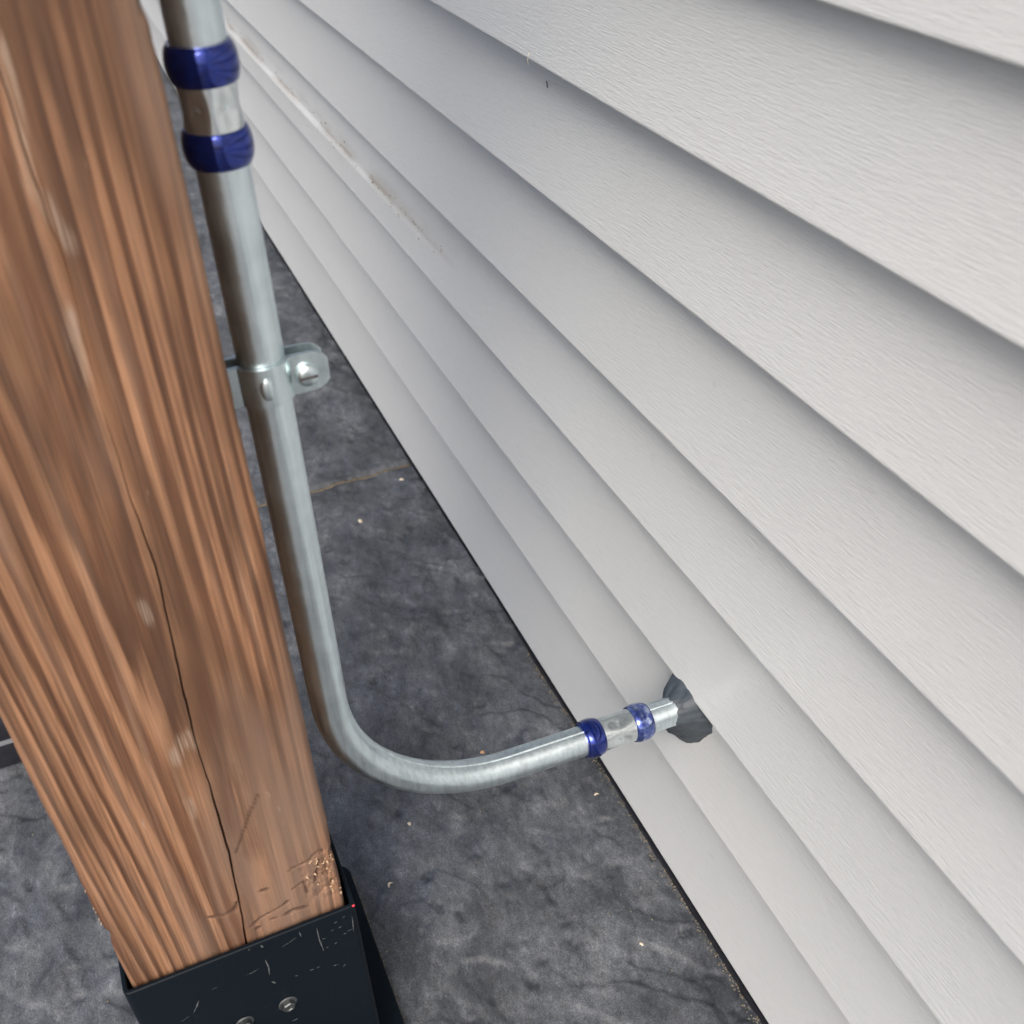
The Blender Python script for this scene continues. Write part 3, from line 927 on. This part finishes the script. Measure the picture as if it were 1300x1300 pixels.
# ------------------------------------------------------------------ sealing putty round the stub
def putty():
    out = [(.5040, .2480), (.5075, .2350), (.5110, .2250), (.5080, .2150), (.5100, .2040), (.5030, .1930), (.4930, .1860), (.4800, .1830), (.4690, .1900),
           (.4590, .2030), (.4510, .2180), (.4480, .2350), (.4490, .2550), (.4560, .2640), (.4700, .2660), (.4860, .2660), (.4980, .2600)]
    O = [Vector((x, 0, z)) for x, z in out]
    c = Vector((CX, 0, .2440))
    m = 96
    ang = []
    for p in O: ang.append((math.atan2(p.z - c.z, p.x - c.x), (p - c).length))
    ang.sort()
    aa = np.array([a for a, _ in ang]); rr = np.array([r for _, r in ang])
    th = np.linspace(-PI, PI, m, endpoint=False)
    rad = np.interp(th, np.concatenate([aa - 2 * PI, aa, aa + 2 * PI]), np.concatenate([rr, rr, rr]))
    rough = .0034 * (fbm(th * 5.5 + 20, th * 0, 3) - .5)
    S = np.linspace(0, 1, 22)
    v = []; f = []
    for s in S:
        for k in range(m):
            r0 = PR - .0005
            r = r0 + (rad[k] - r0) * s + rough[k] * 2 * s ** 5
            x = CX + r * math.cos(th[k]); z = .2440 + r * math.sin(th[k])
            t = min(1, max(0, (.258 + .0 - z) / .109 + .0))
            surf = WALL_Y - lap_depth(t)
            hgt = .0150 * (1 - s) ** 1.6 + .0165 * (1 - s ** 2.8)
            y = surf + hgt + .0070 * (float(fbm(np.array(x * 120. + 3), np.array(z * 120.), 4)) - .5) * (1 - s ** 5) - (.0012 if s == 1 else 0)
            if s < .35: y += .0045 * (float(fbm(np.array(abs(th[k]) * 2.0 + 9), np.array(1.), 2)) - .5) * (1 - s / .35)
            v.append((x, y, z))
    for i in range(len(S) - 1):
        for k in range(m):
            k2 = (k + 1) % m
            f.append((i * m + k, (i + 1) * m + k, (i + 1) * m + k2, i * m + k2))
    me = pyd('putty', v, f)
    bm = bmesh.new(); bm.from_mesh(me); bmesh.ops.recalc_face_normals(bm, faces=bm.faces[:]); bm.to_mesh(me); bm.free()
    o = link('sealing_putty', me, M_PUTTY, None, True, None)
    tag(o, 'dark grey hand-pressed putty sealing the hole where the conduit enters the siding', 'sealant')
putty()

# ------------------------------------------------------------------ dark box behind the post
box = empty('storage_box', (.985, .335, 0), 'low black box with a pale lid seam on the patio behind the post', 'box')
bm = bmesh.new(); box_bm(bm, .876, 1.10, .180, .50, -.004, .030, .003)
link('body', bm_me('body', bm), M_BOX, box, True, 30)
bm = bmesh.new(); box_bm(bm, .8735, 1.102, .178, .502, .0303, .0335, .0008)
link('trim', bm_me('trim', bm), M_SEAM, box, True, 30)
bm = bmesh.new(); box_bm(bm, .876, 1.10, .180, .50, .0338, .060, .004)
link('lid', bm_me('lid', bm), M_BOX, box, True, 30)

# ------------------------------------------------------------------ chips and grit on the patio
def chip(name, x, y, size, bend, rot, mat, label, group=None, fat=.35):
    n = 9; v = []; f = []
    gz = ground_z(x, y)
    for i in range(n):
        t = i / (n - 1) - .5
        cx = t * size; cz = bend * size * (1 - 4 * t * t) * .3
        cyo = bend * size * (4 * t * t) * .5
        w = size * fat * (.35 + .65 * math.sqrt(max(0, 1 - 4 * t * t))) * .5
        for q in ((-w, 0), (0, w * .7), (w, 0), (0, -w * .3)):
            v.append((cx, cyo + q[0], cz + q[1] + w * .3))
    for i in range(n - 1):
        for k in range(4):
            f.append((i * 4 + k, i * 4 + (k + 1) % 4, i * 4 + 4 + (k + 1) % 4, i * 4 + 4 + k))
    f += [(3, 2, 1, 0), tuple((n - 1) * 4 + k for k in range(4))]
    o = link(name, pyd(name, v, f), mat, None, True, 50)
    o.location = (x, y, gz + .0003); o.rotation_euler = (0, 0, rot)
    return tag(o, label, 'wood chip', group)
G = 'wood chips dropped on the patio'
chip('wood_shaving', .5755, -.0995, .0072, .8, 2.2, M_CHIP, 'curled white wood shaving on the dark patio beside the post base', G)
chip('wood_chip', .631, -.1394, .0042, .2, .4, M_CHIP, 'pale round wood chip on the patio just below the conduit bend', G, .8)
chip('wood_chip', .6839, -.2404, .0048, .2, 1.0, M_CHIPO, 'small tan wood chip on the patio showing above the conduit bend', G, .9)
chip('wood_chip', 1.1229, -.2395, .0075, .2, .2, M_CHIP, 'pale wood chip on the patio near the sandy joint, nearer the post', G, .8)
chip('wood_chip', 1.190, -.322, .0070, .2, 1.2, M_CHIP, 'pale wood chip on the patio right beside the sandy joint, nearer the wall', G, .7)
chip('wood_chip', .5851, -.3261, .0050, .3, 1.5, M_CHIP, 'narrow cream wood chip on the patio below the blue-banded lower coupling', G, .5)
chip('wood_chip', .7218, .1334, .0050, .2, .5, M_CHIPO, 'yellowish wood chip on the lit patio left of the post', G, .8)
chip('wood_shaving', .616, .142, .0085, .7, 1.0, M_CHIP, 'thin yellow wood shaving on the patio close to the left edge of the post', G, .25)
chip('wood_chip', .425, -.290, .0042, .2, .6, M_CHIP, 'tiny white wood chip on the patio beside the bottom of the siding', G, .7)

v = []; f = []
rs = random.Random(9)
def grit(x, y, s):
    b0 = len(v); c = Vector((x, y, ground_z(x, y) + s * .35))
    for q in ((1, 0, 0), (-1, 0, 0), (0, 1, 0), (0, -1, 0), (0, 0, .7), (0, 0, -.7)):
        v.append(c + Vector(q) * s * rs.uniform(.6, 1.3))
    for a, b2, c2 in ((0, 2, 4), (2, 1, 4), (1, 3, 4), (3, 0, 4), (2, 0, 5), (1, 2, 5), (3, 1, 5), (0, 3, 5)):
        f.append((b0 + a, b0 + b2, b0 + c2))
for k in range(260): grit(rs.uniform(.28, 1.4), rs.uniform(-.335, .28), rs.uniform(.0004, .0011))
for k in range(620): grit(rs.uniform(.22, .80), -.3475 + abs(rs.gauss(0, .0030)), rs.uniform(.0004, .0013))
for k in range(170): grit(rs.uniform(.40, .60), -.0692 - abs(rs.gauss(0, .0012)), rs.uniform(.0004, .0009))
g = link('grit', pyd('grit', v, f), M_GRIME, None, False)
tag(g, 'fine tan grit and sawdust scattered over the dark patio and along its edges', 'grit', None, 'stuff')

# fibre snagged under a lip, black hair-like speck below it
def thread(name, pts, r, mat, label, cat):
    o = link(name, sweep(name, pts, lambda i, t: r, 6), mat, None, True, None)
    return tag(o, label, cat)
thread('black_sliver', [(.7516, -.3510, .6520), (.7510, -.3512, .6495), (.7508, -.3513, .6470)], .0004, M_BOX, 'tiny black sliver stuck on the siding just below a lip', 'speck')
thread('white_fibre', [(.758, -.3395, .6720), (.7585, -.3385, .6670), (.7578, -.3388, .6640)], .00025, M_CHIP, 'short white fibre caught on a siding lip above the black sliver', 'fibre')
